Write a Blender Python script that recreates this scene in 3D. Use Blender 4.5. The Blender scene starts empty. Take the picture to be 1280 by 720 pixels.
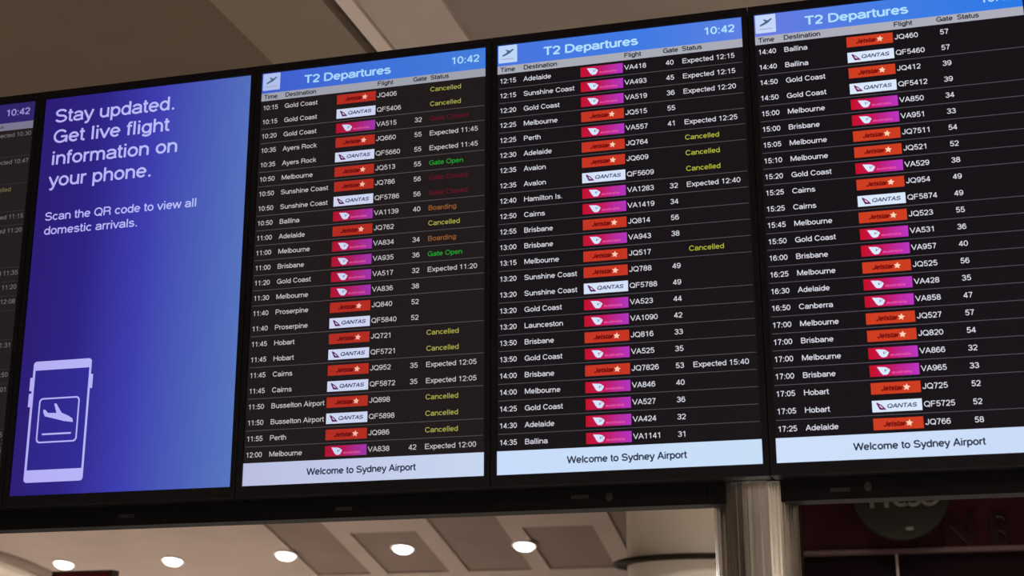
import bpy, bmesh, math
from mathutils import Matrix, Vector
PI = math.pi
SC = bpy.context.scene
COL = SC.collection

# ------------------------------------------------------------------ camera
CZ = 1.62                                   # eye height, metres
cam_data = bpy.data.cameras.new('camera')
cam = bpy.data.objects.new('camera', cam_data)
COL.objects.link(cam)
right = Vector((0.96547759, 0.26048307, -0.00126154))
down = Vector((-0.07344325, 0.26756367, -0.9607371))
fwd = Vector((-0.2499182, 0.92766279, 0.27745745))
m = Matrix.Identity(4)
for i in range(3):
    m[i][0] = right[i]; m[i][1] = -down[i]; m[i][2] = -fwd[i]
CAM = Vector((1.02731762, -3.66042104, CZ))
m.translation = CAM
cam.matrix_world = m
cam_data.sensor_width = 36.0
cam_data.lens = 1839.2 / 1280 * 36
cam_data.clip_start = 0.05
cam_data.dof.use_dof = True
cam_data.dof.focus_distance = 4.2
cam_data.dof.aperture_fstop = 4.5
SC.camera = cam
Z0 = CZ + 0.59139758                        # height of the lower edge of the lit screens
W, H, GAP = 0.685, 1.218, 0.03377
def D(d):                                   # distance in front of the camera along +Y -> world Y
    return CAM.y + d

# ------------------------------------------------------------------ world, exposure, lights
SC.view_settings.view_transform = 'Standard'
SC.view_settings.look = 'None'
SC.view_settings.exposure = 0.0
SC.view_settings.gamma = 1.0
SC.view_settings.use_curve_mapping = False
wd = bpy.data.worlds.new('world'); SC.world = wd; wd.use_nodes = True
wd.node_tree.nodes['Background'].inputs[0].default_value = (1.0, 0.86, 0.74, 1)
wd.node_tree.nodes['Background'].inputs[1].default_value = 0.05
def area(name, loc, sx, sy, power, col=(1, .86, .72), rot=(0, 0, 0), parent=None, spread=180):
    l = bpy.data.lights.new(name, 'AREA'); l.shape = 'RECTANGLE'; l.size = sx; l.size_y = sy
    l.energy = power; l.color = col; l.spread = math.radians(spread)
    o = bpy.data.objects.new(name, l); o.location = loc; o.rotation_euler = rot
    COL.objects.link(o); o.parent = parent
    return o
# added, unseen fill lamps: a bright one over the far concourse, weaker ones nearer
HL = (1, .93, .85)
HL = (1, .94, .87)
HL = (1, .94, .87)
area('concourse_fill', (-10, D(15.5), 2.9), 12, 2.0, 3900, (1, .92, .85))  # added fill that brightens the far ceiling off the floor
for hx, hp in ((-7, 330), (-3.2, 330), (-.6, 380), (1.9, 480), (3.4, 480), (6.5, 580)):
    area('hall_fill', (hx, -7.5, 4.1), .35, 5.0, hp, HL, spread=150)  # added strips behind the camera, for the near ceiling and the post's reflections
area('hall_fill', (1.5, D(7.6), 4.15), 2.4, .6, 300, HL, spread=120)  # added fill hidden behind the screens, brightens pillar and ceiling

# ------------------------------------------------------------------ helpers
def lin(c):
    c = c / 255.0
    return c / 12.92 if c <= 0.04045 else ((c + 0.055) / 1.055) ** 2.4
def rgb(r, g, b):
    return (lin(r), lin(g), lin(b), 1.0)
def nn(mat, t):
    return mat.node_tree.nodes.new(t)
def mat_plain(name, col, rough=.6, metal=0.0, spec=.3, noise=0.0, nscale=6.0, bump=0.0):
    mt = bpy.data.materials.new(name); mt.use_nodes = True
    b = mt.node_tree.nodes['Principled BSDF']; L = mt.node_tree.links
    b.inputs['Roughness'].default_value = rough; b.inputs['Metallic'].default_value = metal
    b.inputs['Specular IOR Level'].default_value = spec
    b.inputs['Base Color'].default_value = col
    if noise or bump:
        tc = nn(mt, 'ShaderNodeTexCoord'); nz = nn(mt, 'ShaderNodeTexNoise')
        nz.inputs['Scale'].default_value = nscale; nz.inputs['Detail'].default_value = 4
        L.new(tc.outputs['Object'], nz.inputs['Vector'])
        if noise:
            r = nn(mt, 'ShaderNodeValToRGB'); e = r.color_ramp.elements
            e[0].position = .3; e[1].position = .7
            e[0].color = tuple(c * (1 - noise) for c in col[:3]) + (1,)
            e[1].color = tuple(min(1, c * (1 + noise)) for c in col[:3]) + (1,)
            L.new(nz.outputs['Fac'], r.inputs['Fac']); L.new(r.outputs['Color'], b.inputs['Base Color'])
        if bump:
            bp = nn(mt, 'ShaderNodeBump'); bp.inputs['Strength'].default_value = bump; bp.inputs['Distance'].default_value = .01
            L.new(nz.outputs['Fac'], bp.inputs['Height']); L.new(bp.outputs['Normal'], b.inputs['Normal'])
    return mt
def mat_emit(name, col, strength=1.0):
    """a lit piece of a screen: it emits its colour behind smooth glass"""
    mt = bpy.data.materials.new(name); mt.use_nodes = True
    b = mt.node_tree.nodes['Principled BSDF']
    b.inputs['Base Color'].default_value = (0.002, 0.002, 0.002, 1)
    b.inputs['Roughness'].default_value = .5; b.inputs['Specular IOR Level'].default_value = .05
    b.inputs['Emission Color'].default_value = col; b.inputs['Emission Strength'].default_value = strength
    return mt
def mat_ramp(name, stops, w, vert=0.0, hgt=1.0):
    """lit screen colour running across the piece (object x from 0 to w)"""
    mt = mat_emit(name, stops[0][1]); L = mt.node_tree.links
    b = mt.node_tree.nodes['Principled BSDF']
    tc = nn(mt, 'ShaderNodeTexCoord'); sp = nn(mt, 'ShaderNodeSeparateXYZ'); L.new(tc.outputs['Object'], sp.inputs[0])
    dv = nn(mt, 'ShaderNodeMath'); dv.operation = 'MULTIPLY'; dv.inputs[1].default_value = 1.0 / w; L.new(sp.outputs['X'], dv.inputs[0])
    ad = nn(mt, 'ShaderNodeMath'); ad.operation = 'MULTIPLY_ADD'; ad.inputs[1].default_value = vert / hgt
    L.new(sp.outputs['Z'], ad.inputs[0]); L.new(dv.outputs[0], ad.inputs[2])
    r = nn(mt, 'ShaderNodeValToRGB'); e = r.color_ramp.elements
    e[0].position, e[0].color = stops[0]; e[1].position, e[1].color = stops[-1]
    for p, c in stops[1:-1]:
        k = e.new(p); k.color = c
    L.new(ad.outputs[0], r.inputs['Fac']); L.new(r.outputs['Color'], b.inputs['Emission Color'])
    return mt
def mesh_of(name, bm, mats):
    me = bpy.data.meshes.new(name); bm.normal_update(); bm.to_mesh(me); bm.free()
    for q in (mats if isinstance(mats, (list, tuple)) else [mats]): me.materials.append(q)
    return me
def put(name, me, parent=None, loc=(0, 0, 0), label=None, cat=None, group=None, kind=None):
    o = bpy.data.objects.new(name, me); COL.objects.link(o); o.location = loc
    if parent is not None: o.parent = parent
    return tag(o, label, cat, group, kind)
def tag(o, label=None, cat=None, group=None, kind=None):
    if label: o['label'] = label
    if cat: o['category'] = cat
    if group: o['group'] = group
    if kind: o['kind'] = kind
    return o
def thing(name, label, cat, loc, group=None):
    return put(name, None, None, loc, label, cat, group)
def bx(bm, x0, x1, y0, y1, z0, z1, mi=0):
    v = [bm.verts.new(p) for p in ((x0,y0,z0),(x1,y0,z0),(x1,y1,z0),(x0,y1,z0),(x0,y0,z1),(x1,y0,z1),(x1,y1,z1),(x0,y1,z1))]
    for f in ((0,3,2,1),(4,5,6,7),(0,1,5,4),(1,2,6,5),(2,3,7,6),(3,0,4,7)):
        bm.faces.new([v[i] for i in f]).material_index = mi
def box(name, x0, x1, y0, y1, z0, z1, mt, parent=None, bevel=0.0, **k):
    bm = bmesh.new(); cx, cy, cz = (x0+x1)/2, (y0+y1)/2, (z0+z1)/2
    bx(bm, x0-cx, x1-cx, y0-cy, y1-cy, z0-cz, z1-cz)
    if bevel: bmesh.ops.bevel(bm, geom=bm.edges[:], offset=bevel, segments=2, affect='EDGES')
    return put(name, mesh_of(name, bm, mt), parent, (cx, cy, cz), **k)
def prism(bm, pts, y0, y1, mi=0, front_only=False):
    """polygon in x,z (counter-clockwise seen from -y) given thickness from y0 (front) to y1 (back)"""
    f = [bm.verts.new((x, y0, z)) for x, z in pts]
    bm.faces.new(f).material_index = mi
    if front_only: return
    b = [bm.verts.new((x, y1, z)) for x, z in pts]
    bm.faces.new(b[::-1]).material_index = mi
    n = len(pts)
    for i in range(n):
        j = (i+1) % n
        bm.faces.new((f[j], f[i], b[i], b[j])).material_index = mi
def rrect(x0, x1, z0, z1, r, n=5):
    out = []
    for cx, cz, a in ((x1-r, z0+r, -PI/2), (x1-r, z1-r, 0), (x0+r, z1-r, PI/2), (x0+r, z0+r, PI)):
        for i in range(n+1):
            t = a + i*PI/2/n; out.append((cx+r*math.cos(t), cz+r*math.sin(t)))
    return out
def frame_ring(bm, outer, inner, y0, y1, mi=0):
    n = len(outer)
    V = lambda pts, y: [bm.verts.new((x, y, z)) for x, z in pts]
    a, b, c, d = V(outer, y0), V(inner, y0), V(outer, y1), V(inner, y1)
    for i in range(n):
        j = (i+1) % n
        for f in ((a[i], a[j], b[j], b[i]), (c[j], c[i], d[i], d[j]), (a[j], a[i], c[i], c[j]), (b[i], b[j], d[j], d[i])):
            bm.faces.new(f).material_index = mi
def lathe(bm, prof, n=48, cx=0, cy=0, mi=0, smooth=True):
    rings = [[bm.verts.new((cx+r*math.cos(2*PI*i/n), cy+r*math.sin(2*PI*i/n), z)) for i in range(n)] for r, z in prof]
    for a, b in zip(rings, rings[1:]):
        for i in range(n):
            j = (i+1) % n
            f = bm.faces.new((a[i], a[j], b[j], b[i])); f.material_index = mi; f.smooth = smooth
    for (r, z), rev in ((prof[0], True), (prof[-1], False)):          # caps on points of their own keep the side's shading straight
        cap = [bm.verts.new((cx+r*math.cos(2*PI*i/n), cy+r*math.sin(2*PI*i/n), z)) for i in range(n)]
        bm.faces.new(cap[::-1] if rev else cap).material_index = mi

# a plain grotesque alphabet drawn as centre lines: cap height 100, ('a', cx, cy, rx, ry, from, to) is an arc in degrees
STEM = [(14, 0), (14, 100)]
LETTERS = {
    'A': (93, [[(6, 0), (46.5, 97), (87, 0)], [(19, 33), (74, 33)]]),
    'B': (93, [STEM, [(14, 94), (52, 94), ('a', 52, 73.5, 22, 20.5, 90, -90), (14, 53)], [(14, 53), (54, 53), ('a', 54, 29.5, 25, 23.5, 90, -90), (14, 6)]]),
    'C': (100, [[('a', 52, 50, 41, 44, 35, 325)]]),
    'D': (100, [STEM, [(14, 94), (46, 94), ('a', 46, 50, 42, 44, 90, -90), (14, 6)]]),
    'E': (93, [STEM, [(14, 94), (84, 94)], [(14, 53), (79, 53)], [(14, 6), (86, 6)]]),
    'F': (85, [STEM, [(14, 94), (78, 94)], [(14, 51), (72, 51)]]),
    'G': (108, [[('a', 54, 50, 43, 44, 38, 330)], [(56, 47), (95, 47), (95, 2)]]),
    'H': (100, [STEM, [(87, 0), (87, 100)], [(14, 54), (87, 54)]]),
    'I': (39, [[(19, 0), (19, 100)]]),
    'J': (70, [[(55, 100), (55, 31), ('a', 32, 31, 23, 25, 0, -175)]]),
    'L': (77, [STEM, [(14, 6), (74, 6)]]),
    'M': (116, [STEM, [(102, 0), (102, 100)], [(17, 96), (58, 8), (99, 96)]]),
    'N': (100, [STEM, [(87, 0), (87, 100)], [(17, 94), (84, 6)]]),
    'O': (108, [[('a', 54, 50, 43, 44, 0, 360)]]),
    'P': (93, [STEM, [(14, 94), (54, 94), ('a', 54, 70, 26, 24, 90, -90), (14, 46)]]),
    'Q': (108, [[('a', 54, 50, 43, 44, 0, 360)], [(60, 26), (95, -3)]]),
    'R': (100, [STEM, [(14, 94), (57, 94), ('a', 57, 71, 26, 23, 90, -90), (14, 48)], [(56, 48), ('a', 64, 29, 18, 19, 90, 0), (84, 0)]]),
    'S': (93, [[('a', 46, 72.5, 33, 21.5, 15, 270), ('a', 46, 28.5, 36, 22.5, 90, -165)]]),
    'T': (85, [[(3, 94), (82, 94)], [(42.5, 0), (42.5, 94)]]),
    'V': (93, [[(5, 100), (46.5, 4), (88, 100)]]),
    'W': (131, [[(5, 100), (34, 4), (65.5, 95), (97, 4), (126, 100)]]),
    'a': (77, [[('a', 37, 49, 27, 18, 165, 0), (64, 14), (70, 3)], [(64, 41), (32, 37), ('a', 30, 21.5, 21, 15.5, 90, 270), (36, 6), ('a', 38, 26, 26, 20, -90, 0)]]),
    'b': (77, [[(13, 0), (13, 100)], [('a', 40, 36.5, 27, 30.5, 0, 360)]]),
    'c': (70, [[('a', 37, 36.5, 28, 30.5, 42, 318)]]),
    'd': (77, [[(64, 0), (64, 100)], [('a', 37, 36.5, 27, 30.5, 0, 360)]]),
    'e': (77, [[(10, 37), (66, 37)], [('a', 38.5, 36.5, 28.5, 30.5, 0, 320)]]),
    'f': (39, [[(16, 0), (16, 80), ('a', 31, 80, 15, 14, 180, 95), (38, 94)], [(2, 68), (36, 68)]]),
    'g': (77, [[('a', 37, 36.5, 27, 30.5, 0, 360)], [(64, 73), (64, 2), ('a', 37, 0, 27, 17, 0, -160)]]),
    'h': (77, [[(13, 0), (13, 100)], [('a', 39, 43, 25, 24, 165, 0), (64, 0)]]),
    'i': (31, [[(15.5, 0), (15.5, 73)], [(15.5, 86), (15.5, 100)]]),
    'k': (70, [[(13, 0), (13, 100)], [(61, 72), (16, 28)], [(31, 43), (65, 0)]]),
    'l': (31, [[(15.5, 0), (15.5, 100)]]),
    'm': (116, [[(13, 0), (13, 73)], [('a', 36, 45, 22, 22, 170, 0), (58, 0)], [('a', 80, 45, 22, 22, 170, 0), (102, 0)]]),
    'n': (77, [[(13, 0), (13, 73)], [('a', 39, 43, 25, 24, 165, 0), (64, 0)]]),
    'o': (77, [[('a', 38.5, 36.5, 28.5, 30.5, 0, 360)]]),
    'p': (77, [[(13, -27), (13, 73)], [('a', 40, 36.5, 27, 30.5, 0, 360)]]),
    'r': (46, [[(13, 0), (13, 73)], [('a', 35, 44, 22, 22, 175, 85), (44, 66)]]),
    's': (70, [[('a', 34, 53, 23, 14, 20, 270), ('a', 34, 22.5, 26, 16.5, 90, -160)]]),
    't': (39, [[(17, 93), (17, 20), ('a', 30, 19, 13, 13, 180, 270), (38, 6)], [(2, 68), (36, 68)]]),
    'u': (77, [[(13, 73), (13, 30), ('a', 38, 29, 25, 23, 180, 345)], [(64, 0), (64, 73)]]),
    'v': (70, [[(4, 73), (35, 4), (66, 73)]]),
    'w': (100, [[(4, 73), (27, 4), (50, 69), (73, 4), (96, 73)]]),
    'x': (70, [[(6, 73), (64, 0)], [(64, 73), (6, 0)]]),
    'y': (70, [[(4, 73), (36, 6)], [(66, 73), (33, -12), (25, -21), (10, -21)]]),
    '0': (77, [[('a', 38.5, 50, 28.5, 44, 0, 360)]]),
    '1': (77, [[(45, 0), (45, 100)], [(43, 94), (34, 82), (15, 77)]]),
    '2': (77, [[('a', 38, 68, 28, 26, 170, -35), (13, 8)], [(8, 6), (68, 6)]]),
    '3': (77, [[('a', 37, 73, 26, 21, 160, -90), (30, 52)], [(32, 52), ('a', 37, 29, 30, 23, 90, -165)]]),
    '4': (77, [[(53, 0), (53, 98)], [(51, 94), (10, 30)], [(5, 27), (73, 27)]]),
    '5': (77, [[(66, 94), (22, 94), (15, 48)], [('a', 38, 33, 29, 27, 145, -155)]]),
    '6': (77, [[('a', 39, 33, 28, 27, 0, 360)], [('a', 40, 50, 30, 44, 40, 195)]]),
    '7': (77, [[(8, 94), (68, 94)], [(66, 94), (46, 60), (32, 0)]]),
    '8': (77, [[('a', 38.5, 73, 24, 21, 0, 360)], [('a', 38.5, 29, 28.5, 23, 0, 360)]]),
    '9': (77, [[('a', 38, 67, 28, 27, 0, 360)], [('a', 37, 50, 30, 44, 15, -140)]]),
    ':': (39, [[(19.5, 0), (19.5, 14)], [(19.5, 59), (19.5, 73)]]),
    '.': (39, [[(19.5, 0), (19.5, 14)]]),
    ' ': (39, []),
}
def text_width(s):
    return sum(LETTERS[c][0] for c in s)
def centre_line(st):
    pts, closed = [], False
    for q in st:
        if q[0] == 'a':
            _, cx, cy, rx, ry, a0, a1 = q
            closed = abs(a1-a0) == 360
            k = max(3, int(abs(a1-a0)/20))
            for i in range(k + (0 if closed else 1)):
                t = math.radians(a0 + (a1-a0)*i/k); p = (cx+rx*math.cos(t), cy+ry*math.sin(t))
                if not pts or abs(p[0]-pts[-1][0])+abs(p[1]-pts[-1][1]) > .8: pts.append(p)
        elif not pts or abs(q[0]-pts[-1][0])+abs(q[1]-pts[-1][1]) > .8: pts.append(q)
    return pts, closed
def split_sharp(pts, closed, wt):
    """cut a stroke at its sharp corners, each half running on a little past the corner"""
    if closed or len(pts) < 3: return [(pts, closed)]
    out, cur = [], [pts[0]]
    for i in range(1, len(pts)-1):
        a, p, b = pts[i-1], pts[i], pts[i+1]
        u = (Vector(p)-Vector(a)).normalized(); v = (Vector(b)-Vector(p)).normalized()
        if u.dot(v) < -.3:
            e = wt*.25
            cur.append((p[0]+u.x*e, p[1]+u.y*e)); out.append((cur, False)); cur = [(p[0]-v.x*e, p[1]-v.y*e)]
        else: cur.append(p)
    cur.append(pts[-1]); out.append((cur, False))
    return out
_tc = {}
def text_mesh(s, cap, mt, kx=1.0, wt=13, align='l', slant=0.0, width=None):
    """flat lettering in the x-z plane, baseline at z=0, cap height 'cap'"""
    sc = cap / 100.0
    if width: kx = width / (text_width(s) * sc)
    key = (s, round(cap, 5), mt.name, round(kx, 4), wt, align, slant)
    if key in _tc: return _tc[key]
    bm = bmesh.new(); add_text(bm, s, sc, kx, wt, align, slant)
    me = mesh_of('text', bm, mt); _tc[key] = me
    return me
def add_text(bm, s, sc, kx=1.0, wt=13, align='l', slant=0.0, ox=0.0, oz=0.0, y=0.0, mi=0):
    x = {'l': 0, 'c': -text_width(s)/2, 'r': -text_width(s)}[align]
    for c in s:
        adv, strokes = LETTERS[c]
        for st in strokes:
            for pts, closed in split_sharp(*centre_line(st), wt):
              n = len(pts); lo, hi = [], []
              for i in range(n):
                  a = pts[i-1] if (i or closed) else pts[0]; b = pts[(i+1) % n] if (i < n-1 or closed) else pts[i]
                  p = pts[i]
                  d0 = (p[0]-a[0], p[1]-a[1]); d1 = (b[0]-p[0], b[1]-p[1])
                  l0 = math.hypot(*d0) or 1; l1 = math.hypot(*d1) or 1
                  n0 = (-d0[1]/l0, d0[0]/l0); n1 = (-d1[1]/l1, d1[0]/l1)
                  if d0 == (0, 0): n0 = n1
                  if d1 == (0, 0): n1 = n0
                  mx, my = n0[0]+n1[0], n0[1]+n1[1]; q = mx*mx+my*my
                  f = min(2/q if q > 1e-6 else 1, 1.5)
                  mx *= f*wt/2; my *= f*wt/2
                  for li, sg in ((hi, 1), (lo, -1)):
                      gx, gz = p[0]+sg*mx, p[1]+sg*my
                      li.append(bm.verts.new((ox+(x+gx+slant*gz)*sc*kx, y, oz+gz*sc)))
              for i in range(n if closed else n-1):
                  j = (i+1) % n
                  fc = bm.faces.new((lo[i], lo[j], hi[j], hi[i])); fc.material_index = mi
        x += adv

# ------------------------------------------------------------------ materials of the hall
M_ceil_shaded = mat_plain('ceiling_shaded_tone', (.165, .122, .088, 1), .9, noise=.06, nscale=1.5)  # light and shade across the near ceiling are put into these panel colours
M_ceil_mid = mat_plain('ceiling_mid_tone', (.27, .215, .17, 1), .9, noise=.05, nscale=1.5)
M_ceil_right = mat_plain('ceiling_right_tone', (.28, .235, .20, 1), .9, noise=.05, nscale=1.5)
M_ceil_lit_panel = mat_plain('ceiling_lit_panel_tone', (.52, .44, .40, 1), .85, noise=.05, nscale=1.5)  # raking light on this panel is put into its colour
M_ceil_strip = mat_plain('ceiling_lit_strip_tone', (.78, .66, .61, 1), .6, noise=.04, nscale=3)  # brightness of a lit step face, put into the colour
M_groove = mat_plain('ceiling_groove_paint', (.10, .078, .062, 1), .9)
M_far_beam = mat_plain('far_ceiling_cream_paint', (.37, .30, .265, 1), .9, noise=.05, nscale=2)
M_far_coffer = mat_plain('far_ceiling_taupe_panel', (.205, .152, .13, 1), .95, noise=.06, nscale=2)
M_floor = mat_plain('floor_stone', (.36, .33, .30, 1), .35, noise=.15, nscale=2.0)
M_wall = mat_plain('wall_paint', (.62, .56, .49, 1), .85, noise=.05)
M_case = mat_plain('black_plastic', (.0048, .0038, .0054, 1), .5, spec=.10, bump=.05, nscale=400)
M_cover = mat_plain('black_painted_metal', (.0018, .0014, .0018, 1), .6, spec=.08, bump=.05, nscale=200)
M_mark = mat_plain('dark_grey_print', (.0065, .007, .0085, 1), .5)

# ------------------------------------------------------------------ the room
NZ = CZ + 2.6                                # level ceiling over the near hall
TS = math.tan(math.radians(14.5))
def fz(d): return CZ + 1.57 - TS*(d-14.0)    # the far ceiling falls away from the viewer
XL, XR = -17.0, 9.0
DN = 10.02
floor = box('floor', XL, XR, -12, D(21), -.2, 0, M_floor, kind='structure')
wl = box('wall_left', XL-.2, XL, -12, D(21), 0, NZ, M_wall, kind='structure')
wr = box('wall_right', XR, XR+.2, -12, D(21), 0, NZ, M_wall, kind='structure')
wf = box('wall_far', XL, XR, D(21), D(21.2), 0, NZ, M_wall, kind='structure')
wb = box('wall_back', XL, XR, -12.2, -12, 0, NZ, mat_plain('back_wall_brown', (.15, .125, .095, 1), .8, noise=.1), kind='structure')
ceil = put('ceiling', None, None, (0, 0, NZ), kind='structure')
def cpanel(name, x0, x1, z0, mt, y0=-12, y1=D(DN), z1=.35):
    return box(name, x0, x1, y0, y1, z0, z1, mt, ceil)
cpanel('ceiling_slab', XL, -1.385, 0, M_ceil_shaded)
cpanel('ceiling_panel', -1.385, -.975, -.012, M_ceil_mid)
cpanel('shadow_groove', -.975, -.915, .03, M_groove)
cpanel('lit_strip', -.915, -.853, -.03, M_ceil_strip)  # pale strip standing in for a lit step face
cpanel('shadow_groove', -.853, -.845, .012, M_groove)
cpanel('ceiling_panel', -.845, -.535, -.02, M_ceil_lit_panel)
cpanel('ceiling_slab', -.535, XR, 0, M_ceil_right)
# far sloping ceiling: recessed base plate, dropped cream beams and panels
far = put('ceiling_far', None, None, (0, 0, 0), kind='structure')
def slope_piece(name, x0, x1, d0, d1, drop, mt, up=.30):
    bm = bmesh.new(); v = []
    for dz in (-drop, up):
        for x, d in ((x0, d0), (x1, d0), (x1, d1), (x0, d1)):
            v.append(bm.verts.new((x, D(d), fz(d)+dz)))
    for f in ((0,3,2,1),(4,5,6,7),(0,1,5,4),(1,2,6,5),(2,3,7,6),(3,0,4,7)): bm.faces.new([v[i] for i in f])
    return put(name, mesh_of(name, bm, mt), far)
RC = .02
slope_piece('recess_panel', XL, XR, DN, 21, -RC, M_far_coffer)
slope_piece('ceiling_field', XL, -5.05, DN, 21, 0, M_far_beam, up=RC-.002)
DT, DB = 13.55, 14.68
slope_piece('transverse_beam', -5.05, XR, DB, 14.98, 0, M_far_beam, up=RC-.002)
slope_piece('ceiling_field', -5.05, XR, 16.1, 21, 0, M_far_beam, up=RC-.002)
x = -4.45
for i in range(5):
    slope_piece('ceiling_beam', x, x+.18, DN, DB, 0, M_far_beam, up=RC-.002)
    slope_piece('ceiling_beam', x+.86, x+1.06, DN, DB, 0, M_far_beam, up=RC-.002)
    slope_piece('transverse_beam', x+.18, x+.86, DN, DT, 0, M_far_beam, up=RC-.002)
    x += 1.74
# round dropped ceiling feature at the far left
bm = bmesh.new()
ux, uy, uz = Vector((1, 0, 0)), Vector((0, 1, -TS)).normalized(), Vector((0, TS, 1)).normalized()
def slope_disc(bm, c, prof, n=64, mi=0):
    rings = [[bm.verts.new(c + ux*(r*math.cos(2*PI*i/n)) + uy*(r*math.sin(2*PI*i/n)) + uz*h) for i in range(n)] for r, h in prof]
    for a, b in zip(rings, rings[1:]):
        for i in range(n):
            j = (i+1) % n
            f = bm.faces.new((a[i], b[i], b[j], a[j])); f.material_index = mi; f.smooth = True
    bm.faces.new(rings[-1]).material_index = mi
RD = 1.55
slope_disc(bm, Vector((-9.75, D(14.6), fz(14.6))), [(RD+.22, .0), (RD+.20, -.03), (RD, -.03), (RD-.02, -.012)], mi=0)
put('round_trim', mesh_of('round_trim', bm, M_far_coffer), far)
bm = bmesh.new()
slope_disc(bm, Vector((-9.75, D(14.6), fz(14.6))), [(RD, -.02), (RD-.005, -.05), (RD-.1, -.055)])
put('round_panel', mesh_of('round_panel', bm, mat_plain('round_panel_paint', (.62, .56, .48, 1), .8)), far)

# round downlights in the far ceiling
M_lens = mat_plain('downlight_lens', (.8, .8, .8, 1), .4)
b = M_lens.node_tree.nodes['Principled BSDF']; b.inputs['Emission Color'].default_value = (1, .95, .93, 1); b.inputs['Emission Strength'].default_value = 4.5
M_trim = mat_plain('downlight_trim', (.62, .56, .52, 1), .5)
bm = bmesh.new(); slope_disc(bm, Vector((0, 0, 0)), [(.125, 0), (.125, -.012), (.108, -.016), (.100, -.010)]); ring_me = mesh_of('trim_ring', bm, M_trim)
bm = bmesh.new(); slope_disc(bm, Vector((0, 0, 0)), [(.099, -.012), (.094, -.028), (.075, -.044), (.04, -.053), (.01, -.055)]); lens_me = mesh_of('lens', bm, M_lens)
wh = ['leftmost of the five round downlights, above the red sign top', 'round recessed downlight, second of five from the left',
      'round recessed downlight, middle one of the row of five below the screens', 'round recessed downlight set in a dark coffer, second of five from the right',
      'rightmost of the five round downlights, on a beam left of the beige pillar']
for (lx, ld), lb in zip(((-7.73, 14.11), (-6.45, 14.11), (-5.15, 14.05), (-3.88, 14.02), (-2.62, 13.99)), wh):
    dz = RC if lb.find('coffer') > 0 else 0
    t = thing('downlight', lb, 'downlight', (lx, D(ld), fz(ld)+dz), 'recessed downlights in the far ceiling')
    put('trim_ring', ring_me, t); put('lens', lens_me, t)
    l = bpy.data.lights.new('downlight_glow', 'SPOT'); l.energy = 60; l.color = (1, .86, .74); l.spot_size = 2.4; l.shadow_soft_size = .09
    lo = bpy.data.objects.new('downlight_glow', l); COL.objects.link(lo); lo.parent = t; lo.location = (0, 0, -.09)

# round beige pillar with a dark collar
PX, PD, PR = -.402, 10.2, .483
t = thing('round_pillar', 'beige round pillar left of the chrome post, with a dark collar', 'pillar', (PX, D(PD), 0))
bm = bmesh.new(); lathe(bm, [(PR, 0), (PR, CZ+2.6-.05)], 72)
M_pil = mat_plain('pillar_paint', (.60, .53, .45, 1), .75, noise=.06, nscale=2.5)
put('shaft', mesh_of('shaft', bm, M_pil), t)
bm = bmesh.new(); zc = CZ+.983
n = 72; prof = [(PR+.002, zc-.018), (PR+.085, zc-.020), (PR+.100, zc-.012), (PR+.100, zc+.006), (PR+.085, zc+.014), (PR+.002, zc+.018)]
rings = [[bm.verts.new((r*math.cos(2*PI*i/n), r*math.sin(2*PI*i/n), z)) for i in range(n)] for r, z in prof]
for a, c in zip(rings, rings[1:]+rings[:1]):
    for i in range(n):
        j = (i+1) % n; f = bm.faces.new((a[i], a[j], c[j], c[i])); f.smooth = True
put('collar', mesh_of('collar', bm, mat_plain('collar_bronze', (.016, .009, .004, 1), .6, spec=.08)), t, label='dark bronze collar ring')

# dark shopfront on the right
SD = 10.0
M_mar = mat_plain('maroon_fascia', (.026, .0065, .0085, 1), .7, spec=.03, noise=.25, nscale=3)
M_gls = mat_plain('dark_shop_glass', (.004, .0010, .0018, 1), .3, spec=.06)
M_bar = mat_plain('dull_rose_metal', (.055, .028, .028, 1), .5, metal=.2)
M_let = mat_plain('sign_letter_side', (.20, .16, .16, 1), .5, spec=.1)  # pale sides stand in for reflections along the letter edges
M_letf = mat_plain('sign_letter_face', (.013, .0050, .0058, 1), .7, spec=.03)
t = thing('shopfront', 'dark maroon shopfront with letters over a rose metal rail, right of the chrome post', 'shopfront', (1.9, D(SD), 0))
ox, oy = 1.9, D(SD)
def sb(name, x0, x1, y0, y1, z0, z1, mt, p=t, **k): return box(name, x0-ox, x1-ox, y0, y1, z0, z1, mt, p, **k)
sb('fascia_board', .143, 4.1, .0, .25, CZ+1.025, NZ-.04, M_mar)
sb('rail', .143, 4.1, -.04, .05, CZ+.990, CZ+1.023, M_bar, bevel=.006)
sb('glass_pane', .175, .915, .03, .05, .12, CZ+.990, M_gls)
sb('glass_pane', .931, 4.1, .03, .05, .12, CZ+.990, M_gls)
sb('mullion', .915, .931, -.01, .06, .12, CZ+.990, M_let)
sb('door_post', .143, .175, -.02, .2, 0, CZ+.990, M_let)
sb('plinth', .175, 4.1, -.02, .2, 0, .12, M_bar)
def letter(pts_list, x, z, w, h, th=.035):
    bm = bmesh.new()
    for pts in pts_list:
        prism(bm, [(px*w, pz*h) for px, pz in pts], -th, 0)
        for f in bm.faces:
            pass
    bm.normal_update()
    for f in bm.faces: f.material_index = 1 if abs(f.normal.y) > .9 else 0
    put('sign_letter', mesh_of('sign_letter', bm, [M_let, M_letf]), t, (x-ox, 0, z))
lz = CZ+1.025
letter([[(0,0),(1,0),(1,1),(0,1)]], 1.062, lz, .04, .212)
letter([[(0,0),(.2,0),(.2,1),(0,1)], [(.2,1),(.2,.66),(.8,0),(.8,.34)], [(.8,0),(1,0),(1,1),(.8,1)]], 1.227, lz, .198, .212)
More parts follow.
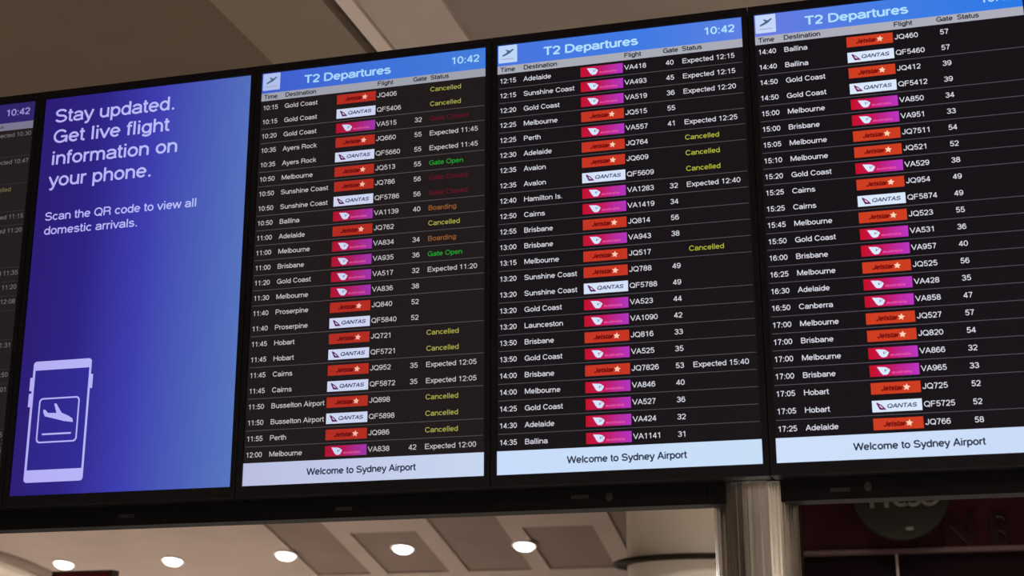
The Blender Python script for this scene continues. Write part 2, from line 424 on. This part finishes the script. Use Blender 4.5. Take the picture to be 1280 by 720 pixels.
def arc(cx, cz, r0, r1, a0, a1, n=8):
    o_ = [(cx+r1*math.cos(a0+(a1-a0)*i/n)*.9, cz+r1*math.sin(a0+(a1-a0)*i/n)) for i in range(n+1)]
    i_ = [(cx+r0*math.cos(a0+(a1-a0)*i/n)*.9, cz+r0*math.sin(a0+(a1-a0)*i/n)) for i in range(n+1)]
    return [[o_[i], o_[i+1], i_[i+1], i_[i]] for i in range(n)]
letter([[(0,0),(.22,0),(.22,1),(0,1)]] + arc(.4, .27, .12, .27, -PI/2, PI/2) + arc(.4, .75, .10, .25, -PI/2, PI/2)
       + [[(.22,0),(.4,0),(.4,.15),(.22,.15)], [(.22,.42),(.4,.42),(.4,.6),(.22,.6)], [(.22,.86),(.4,.86),(.4,1),(.22,1)]], 1.525, lz, .165, .212)
# the round sign in front of the fascia
DX, DZ, DR = .975, CZ+1.362, .305
t2 = thing('round_sign', 'dark olive round sign half hidden behind the lower edge of the right departures screen', 'sign', (DX, D(SD)-.20, DZ))
bm = bmesh.new(); n = 64
prism(bm, [(DR*math.cos(2*PI*i/n), DR*math.sin(2*PI*i/n)) for i in range(n)], -.03, .03)
put('disc', mesh_of('disc', bm, mat_plain('olive_disc', (.012, .0108, .008, 1), .6, spec=.05)), t2)
box('bracket', -.03, .03, .03, .198, -.03, .03, M_cover, t2)
M_dl = mat_plain('pale_olive_letters', (.07, .065, .05, 1), .5)
def dmark(pts_list, x, z):
    bm = bmesh.new()
    for pts in pts_list: prism(bm, [(q[0]*.73, q[1]*.73) for q in pts], -.012, 0)
    put('sign_letter', mesh_of('sign_letter', bm, M_dl), t2, (x*.73, -.0305, z*.73))
def ring_pts(r0, r1, a0, a1, n=12, sx=1.0):
    return [[(r1*sx*math.cos(a0+(a1-a0)*k/n), r1*math.sin(a0+(a1-a0)*k/n)) for k in (i, i+1)] +
            [(r0*sx*math.cos(a0+(a1-a0)*k/n), r0*math.sin(a0+(a1-a0)*k/n)) for k in (i+1, i)] for i in range(n)]
bz = -.135
dmark([[(0,0),(.035,0),(.035,.16),(0,.16)]], -.265, bz)
dmark([[(0,0),(.035,0),(.035,.16),(0,.16)]], -.14, bz)
dmark(ring_pts(.045, .075, 0, 2*PI, 20), .005, bz+.075)
dmark(ring_pts(.045, .075, 0, 2*PI, 20), .105, bz+.075)
dmark(ring_pts(.06, .09, PI, 2*PI, 12), .245, bz+.09)
bm = bmesh.new(); prism(bm, [(.026*math.cos(2*PI*i/16), .012*math.sin(2*PI*i/16)) for i in range(16)], -.012, 0)
put('mark', mesh_of('mark', bm, M_dl), t2, (.044, -.0305, -.237))

# red pylon sign whose top just shows at the lower left
t = thing('pylon_sign', 'dark framed red sign whose top just shows at the lower left', 'sign', (-4.99, D(10), 0))
M_fr = mat_plain('sign_frame_bronze', (.045, .035, .025, 1), .5)
M_red = mat_plain('sign_face_red', (.16, .014, .016, 1), .5)
zt = CZ+1.028
box('top_rail', -.252, .252, -.05, .05, zt-.014, zt, M_fr, t)
box('side_rail', -.252, -.232, -.05, .05, .1, zt-.014, M_fr, t)
box('side_rail', .232, .252, -.05, .05, .1, zt-.014, M_fr, t)
box('sign_face', -.232, .232, -.03, .03, .1, zt-.014, M_red, t)
box('base_plate', -.33, .33, -.2, .2, 0, .1, M_fr, t)

# ------------------------------------------------------------------ chrome post and the mount
PCX, PCY, PCR = .649, .17, .1115
t = thing('mount_post', 'polished steel round post holding up the row of screens', 'post', (PCX, PCY, 0))
M_chr = bpy.data.materials.new('polished_steel'); M_chr.use_nodes = True
b = M_chr.node_tree.nodes['Principled BSDF']; L = M_chr.node_tree.links
b.inputs['Base Color'].default_value = (.56, .55, .54, 1); b.inputs['Metallic'].default_value = 1.0; b.inputs['Roughness'].default_value = .17
tc = nn(M_chr, 'ShaderNodeTexCoord'); mp = nn(M_chr, 'ShaderNodeMapping'); mp.inputs['Scale'].default_value = (50, 50, .3)
nz = nn(M_chr, 'ShaderNodeTexNoise'); nz.inputs['Scale'].default_value = 1.0; nz.inputs['Detail'].default_value = 3
bp = nn(M_chr, 'ShaderNodeBump'); bp.inputs['Strength'].default_value = .9; bp.inputs['Distance'].default_value = .006
L.new(tc.outputs['Object'], mp.inputs['Vector']); L.new(mp.outputs[0], nz.inputs['Vector']); L.new(nz.outputs['Fac'], bp.inputs['Height']); L.new(bp.outputs['Normal'], b.inputs['Normal'])
bm = bmesh.new(); lathe(bm, [(PCR, .02), (PCR, Z0-.0315)], 96)
put('shaft', mesh_of('shaft', bm, M_chr), t)
bm = bmesh.new(); lathe(bm, [(.22, 0), (.22, .015), (.21, .02)], 64)
put('base_plate', mesh_of('base_plate', bm, M_chr), t)
box('gap_filler', -.1135, .1135, -.088, -.012, Z0-.083, Z0-.0315, M_cover, t)      # black filler added to close the gaps between post and lower covers
XW = W + GAP
x_first, x_last = -3*XW - GAP/2, 2*XW - GAP/2
t = thing('screen_mount', 'black beam and lower cover running behind and under the whole row of screens', 'mount', (0, .17, Z0))
box('beam', x_first+.05, x_last-.05, -.045, .045, .25, .40, M_cover, t)
box('beam', x_first+.05, x_last-.05, -.045, .045, .80, .95, M_cover, t)
box('lower_cover', x_first, .5345, -.09, -.01, -.083, -.031, M_cover, t)
box('lower_cover', .7635, x_last, -.09, -.01, -.083, -.031, M_cover, t)
for q, (mx, mz, kd) in enumerate(((-.453, -.059, 0), (.202, -.052, 0), (.28, -.055, 1), (.864, -.059, 0), (.932, -.054, 1), (-1.108, -.056, 0))):
    bm = bmesh.new()
    if kd: prism(bm, [(.009*math.cos(2*PI*i/20), .012*math.sin(2*PI*i/20)) for i in range(20)], -.002, 0)
    else: prism(bm, rrect(-.024, .024, -.005, .005, .003), -.0008, 0)
    put('sensor_dot' if kd else 'marking_plate', mesh_of('mark', bm, M_mark), t, (mx, -.0903, mz), label='small dark grey ' + ('round sensor' if kd else 'marking plate'))

# ------------------------------------------------------------------ the screens
ROW = 0.0365 * H
def vrow(i): return (0.928 - 0.0365*(i+1)) * H        # lower edge of a row
def casing(root, lo=0):
    g = GAP/2 - .0012
    bm = bmesh.new()
    outer = [(-g, -.0300), (W+g, -.0300), (W+g, H+.0235), (-g, H+.0235)]
    inner = [(0, 0), (W, 0), (W, H), (0, H)]
    frame_ring(bm, outer, inner, -.006, .02)
    o = put('bezel', mesh_of('bezel', bm, M_case), root)
    box('housing', -g+.001, W+g-.001, .0205, .115, -.0298, H+.021, M_case, root, bevel=.002)
class Pal: pass
def palette(n, black, text, hdr, title, bar, foot, dim, line, cols, icon):
    p = Pal(); p.n = n
    p.black = mat_emit('screen_black_'+n, rgb(*black)); p.text = mat_emit('screen_text_'+n, rgb(*text))
    p.header = mat_ramp('header_blue_'+n, [(a, rgb(*c)) for a, c in hdr], W)
    p.title = mat_emit('title_text_'+n, rgb(*title)); p.bar = mat_emit('column_bar_grey_'+n, rgb(*bar))
    p.foot = mat_ramp('footer_white_'+n, [(a, rgb(*c)) for a, c in foot], W) if isinstance(foot, list) else mat_emit('footer_white_'+n, rgb(*foot))
    p.dark = mat_emit('dark_text_'+n, rgb(*dim)); p.line = mat_emit('divider_grey_'+n, rgb(*line))
    p.yellow, p.green, p.orange, p.red = [mat_emit(q+'_text_'+n, rgb(*c)) for q, c in zip(('yellow', 'green', 'orange', 'red'), cols[:4])]
    p.org = mat_emit('badge_orange_'+n, rgb(*cols[4])); p.orgd = mat_emit('badge_dark_red_'+n, rgb(*cols[5])); p.star = mat_emit('badge_star_'+n, rgb(*cols[6]))
    p.wht = mat_emit('badge_white_'+n, rgb(*cols[7])); p.navy = mat_emit('badge_navy_'+n, rgb(*cols[8])); p.plum = mat_emit('badge_plum_'+n, rgb(*cols[9]))
    p.mag = mat_ramp('badge_magenta_'+n, [(0, rgb(*cols[10])), (.45, rgb(*cols[11])), (1, rgb(*cols[12]))], BW)
    p.pink = mat_emit('badge_pink_'+n, rgb(*cols[13])); p.icon = mat_emit('icon_white_'+n, rgb(*icon)); p.plane = mat_emit('icon_plane_'+n, rgb(70, 105, 130))
    return p
BW, BH = .173*W, .0236*H
def poly(bm, pts, y, mi): prism(bm, pts, y, y, mi, front_only=True)
def FIT(w, s, cap): return w / (text_width(s) * cap / 100)
def badge_meshes(p):
    out = {}
    e = -.0004
    # orange badge: dark wordmark and a star
    bm = bmesh.new(); prism(bm, [(0, 0), (BW, 0), (BW, BH), (0, BH)], 0, .0004, 0)
    add_text(bm, 'Jetstar', .42*BH/100, FIT(BW*.44, 'Jetstar', .42*BH), 27, 'l', .2, BW*.20, BH*.29, e, 1)
    st = []
    for k in range(10):
        a = PI/2 + k*PI/5 - .12; r = (.32 if k % 2 == 0 else .15)*BH; st.append((BW*.72+r*math.cos(a), BH*.50+r*math.sin(a)))
    c = (BW*.72, BH*.5)
    for k in range(10): poly(bm, [c, st[k], st[(k+1) % 10]], 2*e, 2)
    out['J'] = mesh_of('badge', bm, [p.org, p.orgd, p.star])
    # white badge: triangular tail emblem and slanted dark capitals
    bm = bmesh.new(); prism(bm, [(0, 0), (BW, 0), (BW, BH), (0, BH)], 0, .0004, 0)
    poly(bm, [(BW*.150, BH*.18), (BW*.285, BH*.18), (BW*.225, BH*.46), (BW*.185, BH*.62), (BW*.10, BH*.84), (BW*.085, BH*.76)], e, 1)
    poly(bm, [(BW*.160, BH*.44), (BW*.200, BH*.33), (BW*.215, BH*.37), (BW*.180, BH*.50), (BW*.145, BH*.62)], 2*e, 0)
    add_text(bm, 'QANTAS', .36*BH/100, FIT(BW*.60, 'QANTAS', .36*BH), 21, 'l', .22, BW*.29, BH*.32, e, 2)
    out['Q'] = mesh_of('badge', bm, [p.wht, p.plum, p.navy])
    # magenta badge: white shield shape and small pink word
    bm = bmesh.new(); prism(bm, [(0, 0), (BW, 0), (BW, BH), (0, BH)], 0, .0004, 0)
    poly(bm, [(BW*.27, BH*.12), (BW*.34, BH*.12), (BW*.37, BH*.18), (BW*.415, BH*.50), (BW*.405, BH*.58), (BW*.36, BH*.72), (BW*.31, BH*.80), (BW*.15, BH*.84), (BW*.17, BH*.72), (BW*.23, BH*.28)], e, 1)
    add_text(bm, 'v', .30*BH/100, 1.3, 14, 'l', .5, BW*.275, BH*.40, 2*e, 3)
    add_text(bm, 'australia', .24*BH/100, FIT(BW*.42, 'australia', .24*BH), 20, 'l', 0, BW*.44, BH*.20, e, 2)
    out['V'] = mesh_of('badge', bm, [p.mag, p.wht, p.pink, p.navy])
    return out
BN = {'J': 'orange badge with a dark word and a white star', 'Q': 'white badge with a plum tail emblem and dark capitals', 'V': 'magenta badge with a white shield and small pink word'}
def row_mesh(p, line, w0=0.0):
    bm = bmesh.new()
    bx(bm, w0, W, 0, .004, .0003, ROW-.0003, 0)
    if line: bx(bm, w0+.004, W-.004, -.0008, 0, -.0006, .0008, 1)
    return mesh_of('flight_row', bm, [p.black, p.line])
def header(root, p, title=None, clock=True, icon=True):
    bm = bmesh.new(); bx(bm, 0, W, 0, .004, 0, .052*H-.0002)
    h = put('header_bar', mesh_of('header_bar', bm, p.header), root, (0, .001, .948*H))
    if title: put('title_text', text_mesh(title, .0203*H, p.title, wt=19, width=.3915*W), h, (.194*W, -.0008, .0145*H))
    if clock: put('clock_text', text_mesh('10:42', .0178*H, p.title, wt=18, width=.124*W), h, (.848*W, -.0008, .0187*H))
    if icon:
        bm = bmesh.new()
        prism(bm, rrect(.004*W, .083*W, .007*H, .0505*H, .002), -.0006, 0, 0)
        prism(bm, [(.020*W,.0238*H),(.027*W,.0238*H),(.043*W,.0275*H),(.052*W,.0300*H),(.068*W,.0378*H),(.069*W,.0400*H),(.064*W,.0402*H),(.052*W,.0362*H),(.040*W,.0390*H),(.033*W,.0392*H),(.042*W,.0335*H),(.030*W,.0290*H),(.022*W,.0268*H)], -.0012, -.0008, 1)
        prism(bm, rrect(.018*W, .070*W, .0150*H, .0168*H, .0008), -.0012, -.0008, 2)
        put('plane_icon', mesh_of('plane_icon', bm, [p.icon, p.plane, p.bar]), h)
    bm = bmesh.new(); bx(bm, 0, W, 0, .004, 0, .020*H-.0002)
    return put('column_bar', mesh_of('column_bar', bm, p.bar), root, (0, .001, .928*H))
CAPR = .0116*H
def departures(i, p, rows, label):
    x0 = (i-2)*XW
    root = thing('flight_display', label, 'flight display', (x0, 0, Z0), 'departures screens side by side in the row')
    casing(root)
    cb = header(root, p, 'T2 Departures')
    for s, u, v in (('Time', .012, .0045), ('Destination', .110, .0050), ('Flight', .527, .0060), ('Gate', .684, .0060), ('Status', .760, .0060)):
        put('column_heading', text_mesh(s, .0110*H, p.dark, kx=1.04, wt=20), cb, (u*W, -.0008, v*H))
    B = badge_meshes(p)
    rm = {l: row_mesh(p, l) for l in (0, 1)}
    for r, s in enumerate(rows):
        tm, dest, fl, gate, stt = [q.strip() for q in s.split('|')]
        pair = r+1 < len(rows) and fl[0] == 'J' and rows[r+1].split('|')[2].strip().startswith('QF') and rows[r+1].split('|')[0].strip() == tm
        ro = put('flight_row', rm[0 if pair or r == len(rows)-1 else 1], root, (0, .001, vrow(r)))
        zb = .0125*H
        put('time_text', text_mesh(tm, CAPR, p.text, kx=.98), ro, (.009*W, -.0008, zb))
        put('destination_text', text_mesh(dest, CAPR, p.text, kx=1.05), ro, (.109*W, -.0008, zb))
        put('airline_badge', B[fl[0]], ro, (.3475*W, -.0008, .0064*H), label=BN[fl[0]])
        put('flight_number_text', text_mesh(fl, CAPR, p.text, kx=1.045), ro, (.526*W, -.0008, zb))
        if gate: put('gate_text', text_mesh(gate, CAPR, p.text, kx=1.045), ro, (.693*W, -.0008, zb))
        if stt:
            mt = {'Ca': p.yellow, 'Ex': p.text, 'Ga': p.green if stt.endswith('Open') else p.red, 'Bo': p.orange}[stt[:2]]
            put('status_text', text_mesh(stt, CAPR, mt, kx=1.06 if stt[0] == 'C' else 1.045), ro, (.759*W, -.0008, zb),
                label={'Ca': 'yellow status word', 'Ex': None, 'Ga': 'green status words' if stt.endswith('Open') else 'dim red status words', 'Bo': 'orange status word'}[stt[:2]])
    bm = bmesh.new(); bx(bm, 0, W, 0, .004, 0, .0518*H)
    f = put('footer_bar', mesh_of('footer_bar', bm, p.foot), root, (0, .001, 0))
    put('welcome_text', text_mesh('Welcome to Sydney Airport', .0148*H, p.dark2, wt=20, width=.4515*W), f, (.273*W, -.0008, .0197*H))
    return root
ROWS_B = '''10:15|Gold Coast|JQ406||Cancelled
10:15|Gold Coast|QF5406||Cancelled
10:20|Gold Coast|VA515|32|Gate Closed
10:35|Ayers Rock|JQ660|55|Expected 11:45
10:35|Ayers Rock|QF5660|55|Expected 11:45
10:50|Melbourne|JQ513|55|Gate Open
10:50|Sunshine Coast|JQ786|56|Gate Closed
10:50|Sunshine Coast|QF5786|56|Gate Closed
10:50|Ballina|VA1139|40|Boarding
11:00|Adelaide|JQ762||Cancelled
11:00|Melbourne|VA834|34|Boarding
11:00|Brisbane|VA935|36|Gate Open
11:20|Gold Coast|VA517|32|Expected 11:20
11:30|Melbourne|VA836|38|
11:40|Proserpine|JQ840|52|
11:40|Proserpine|QF5840|52|
11:45|Hobart|JQ721||Cancelled
11:45|Hobart|QF5721||Cancelled
11:45|Cairns|JQ952|35|Expected 12:05
11:45|Cairns|QF5872|35|Expected 12:05
11:50|Busselton Airport|JQ898||Cancelled
11:50|Busselton Airport|QF5898||Cancelled
11:55|Perth|JQ986||Cancelled
12:00|Melbourne|VA838|42|Expected 12:00'''.split('\n')
ROWS_C = '''12:15|Adelaide|VA418|40|Expected 12:15
12:15|Sunshine Coast|VA493|45|Expected 12:15
12:20|Gold Coast|VA519|36|Expected 12:20
12:25|Melbourne|JQ515|55|
12:25|Perth|VA557|41|Expected 12:25
12:30|Adelaide|JQ764||Cancelled
12:35|Avalon|JQ609||Cancelled
12:35|Avalon|QF5609||Cancelled
12:40|Hamilton Is.|VA1283|32|Expected 12:40
12:50|Cairns|VA1419|34|
12:55|Brisbane|JQ814|56|
13:00|Brisbane|VA943|38|
13:15|Melbourne|JQ517||Cancelled
13:20|Sunshine Coast|JQ788|49|
13:20|Sunshine Coast|QF5788|49|
13:20|Gold Coast|VA523|44|
13:20|Launceston|VA1090|42|
13:50|Brisbane|JQ816|33|
13:50|Gold Coast|VA525|35|
14:00|Brisbane|JQ7826|53|Expected 15:40
14:00|Melbourne|VA846|40|
14:25|Gold Coast|VA527|36|
14:30|Adelaide|VA424|32|
14:35|Ballina|VA1141|31|'''.split('\n')
ROWS_D = '''14:40|Ballina|JQ460|57|
14:40|Ballina|QF5460|57|
14:50|Gold Coast|JQ412|39|
14:50|Gold Coast|QF5412|39|
15:00|Melbourne|VA850|34|
15:00|Brisbane|VA951|33|
15:05|Melbourne|JQ7511|54|
15:10|Melbourne|JQ521|52|
15:20|Gold Coast|VA529|38|
15:25|Cairns|JQ954|49|
15:25|Cairns|QF5874|49|
15:45|Melbourne|JQ523|55|
15:50|Gold Coast|VA531|36|
16:00|Brisbane|VA957|40|
16:25|Melbourne|JQ525|56|
16:30|Adelaide|VA428|35|
16:50|Canberra|VA858|47|
17:00|Melbourne|JQ527|57|
17:00|Brisbane|JQ820|54|
17:00|Melbourne|VA866|32|
17:00|Brisbane|VA965|33|
17:05|Hobart|JQ725|52|
17:05|Hobart|QF5725|52|
17:25|Adelaide|JQ766|58|'''.split('\n')
#          yellow         green        orange      red           org           orgdark    star           white          navy        plum         mag0         mag1         mag2          pink
COLS_B = ((168,166,78), (30,160,48), (150,92,48), (98,14,34), (178,44,32), (108,14,16), (250,190,170), (205,212,240), (62,66,110), (92,38,88), (172,18,42), (176,24,84), (158,52,172), (214,84,150))
COLS_C = ((176,182,62), (30,160,48), (150,92,48), (98,14,34), (196,52,34), (118,14,12), (255,206,180), (214,226,250), (62,72,112), (104,36,92), (192,14,40), (192,24,92), (176,52,190), (226,84,162))
COLS_D = ((176,182,62), (30,160,48), (150,92,48), (98,14,34), (204,60,32), (124,16,12), (255,214,184), (218,232,252), (66,76,114), (116,34,88), (196,10,34), (192,22,94), (186,52,194), (232,84,166))
pB = palette('left', (30,24,26), (196,192,196), [(0, (66,92,205)), (.5, (62,112,215)), (1, (66,124,218))], (165,212,250), (158,160,172), [(0, (186,190,224)), (1, (200,214,240))], (52,52,58), (84,78,82), COLS_B, (175,190,236))
pC = palette('middle', (22,17,21), (216,216,226), [(0, (74,116,222)), (.6, (62,122,226)), (1, (92,128,226))], (176,222,255), (168,170,182), [(0, (200,220,250)), (1, (200,222,246))], (46,46,54), (80,78,86), COLS_C, (190,212,248))
pD = palette('right', (20,15,20), (224,224,236), [(0, (104,124,226)), (.5, (66,124,226)), (1, (40,120,230))], (176,222,255), (172,172,186), [(0, (206,224,250)), (1, (200,218,246))], (46,46,54), (84,82,92), COLS_D, (196,214,250))
for p in (pB, pC, pD): p.dark2 = mat_emit('footer_text_'+p.n, rgb(44, 52, 74))

departures(1, pB, ROWS_B, 'departures screen listing flights from 10:15 to 12:00, next to the blue screen')
departures(2, pC, ROWS_C, 'departures screen listing flights from 12:15 to 14:35, middle of the three')
departures(3, pD, ROWS_D, 'departures screen listing flights from 14:40 to 17:25, rightmost of the row')

# the sliver of a further flight screen at the far left
pZ = palette('sliver', (34,28,29), (112,104,114), [(0, (40,28,98)), (1, (46,36,104))], (150,136,206), (120,116,140), (110,110,140), (58,56,64), (52,46,50), COLS_B, (120,110,160))
pZ.yellowd = mat_emit('yellow_text_dim', rgb(108, 104, 70))
root = thing('flight_display', 'dim flight screen of which only the right edge shows, left of the blue screen', 'flight display', (-3*XW, 0, Z0))
casing(root)
cb = header(root, pZ, None, True, False)
put('column_heading', text_mesh('Status', .0098*H, pZ.dark, kx=1.1, wt=15), cb, (.770*W, -.0008, .0060*H))
STZ = {0: 'Expected 10:30', 2: 'Expected 10:47', 4: 'Cancelled', 6: 'Expected 11:15', 7: 'Expected 11:20', 10: 'Expected 11:35', 11: 'Expected 11:20', 12: 'Expected 12:08',
       13: 'Cancelled', 15: 'Expected 11:31', 17: 'Expected 11:50', 18: 'Expected 12:01', 21: 'Expected 12:05', 22: 'Expected 12:15'}
rm = {l: row_mesh(pZ, l) for l in (0, 1)}
for r in range(24):
    ro = put('flight_row', rm[1 if r in (1, 3, 5, 6, 9, 10, 11, 12, 14, 16, 17, 20, 21) else 0], root, (0, .001, vrow(r)))
    if r in STZ:
        put('status_text', text_mesh(STZ[r], CAPR, pZ.yellowd if STZ[r][0] == 'C' else pZ.text, kx=1.045), ro, (.780*W, -.0008, .0170*H))
bm = bmesh.new(); bx(bm, 0, W, 0, .004, 0, .0518*H)
put('footer_bar', mesh_of('footer_bar', bm, pZ.black), root, (0, .001, 0))

# the tall blue information screen
root = thing('information_display', 'tall blue information screen with a phone drawing and white headline', 'information display', (-2*XW, 0, Z0))
casing(root)
M_blue = mat_ramp('information_blue', [(0, rgb(42, 28, 116)), (.22, rgb(44, 34, 130)), (.5, rgb(60, 60, 174)), (.75, rgb(74, 92, 182)), (1, rgb(86, 117, 190))], W*1.0, vert=-.06, hgt=H)
M_lil = mat_ramp('lilac_lettering', [(0, rgb(180, 172, 244)), (.5, rgb(184, 184, 248)), (1, rgb(182, 200, 250))], W)
M_pbl = mat_ramp('phone_screen_blue', [(0, rgb(44, 34, 130)), (.34, rgb(48, 44, 150))], W)
bm = bmesh.new(); bx(bm, 0, W, 0, .004, 0, H)
scr = put('screen_panel', mesh_of('screen_panel', bm, M_blue), root, (0, .001, 0))
def msg(name, s, cap, u, v, wd):
    # each word keeps its origin at the screen's left edge, so the lilac runs across the whole screen
    sc = cap/100.0; kx = wd/(text_width(s)*sc); x = u*W
    for w in s.split(' '):
        bm = bmesh.new(); add_text(bm, w, sc, kx, 15, 'l', 0, x, 0, 0)
        put(name, mesh_of(name, bm, M_lil), scr, (0, -.0008, v*H))
        x += (text_width(w) + LETTERS[' '][0]) * sc * kx
msg('headline_word', 'Stay updated.', .0355*H, .052, .9335, .594*W)
msg('headline_word', 'Get live flight', .0355*H, .052, .8785, .570*W)
msg('headline_word', 'information on', .0355*H, .052, .8210, .617*W)
msg('headline_word', 'your phone.', .0355*H, .050, .7640, .505*W)
msg('instruction_word', 'Scan the QR code to view all', .0212*H, .047, .6755, .728*W)
msg('instruction_word', 'domestic arrivals.', .0212*H, .049, .6390, .455*W)
def uv(l): return [(a*W, b*H) for a, b in l]
bm = bmesh.new()
prism(bm, rrect(.0600*W, .3345*W, .0305*H, .3200*H, .010), -.0006, 0, 0)
prism(bm, rrect(.0710*W, .3255*W, .0595*H, .2980*H, .001), -.0010, -.0007, 1)
prism(bm, rrect(.0490*W, .0600*W, .2490*H, .2815*H, .0020), -.0006, 0, 0)
prism(bm, rrect(.0490*W, .0600*W, .2105*H, .2430*H, .0020), -.0006, 0, 0)
prism(bm, rrect(.3345*W, .3450*W, .2475*H, .2815*H, .0020), -.0006, 0, 0)
a = rrect(.1020*W, .2930*W, .1225*H, .2300*H, .012); bb = rrect(.1020*W+.0042, .2930*W-.0042, .1225*H+.0042, .2300*H-.0042, .009)
frame_ring(bm, a, bb, -.0016, -.0011, 0)
prism(bm, rrect(.1285*W, .2645*W, .1412*H, .1452*H, .002), -.0016, -.0011, 0)
P = [(0.1256,0.2025),(0.1256,.196),(0.1351,0.1859),(0.1767,0.1799),(0.2268,0.1723),(0.2694,0.1687),(0.2652,0.1774),(0.2483,0.1836),(0.2121,0.1927),(0.1848,0.2151),(0.1744,0.2154),(0.1887,0.1925),(0.148,0.1937),(0.1353,0.2012)]
prism(bm, uv(P), -.0016, -.0011, 0)
put('phone_drawing', mesh_of('phone_drawing', bm, [M_lil, M_pbl]), scr, (0, -.0003, 0), label='lilac drawing of a phone showing a landing plane')
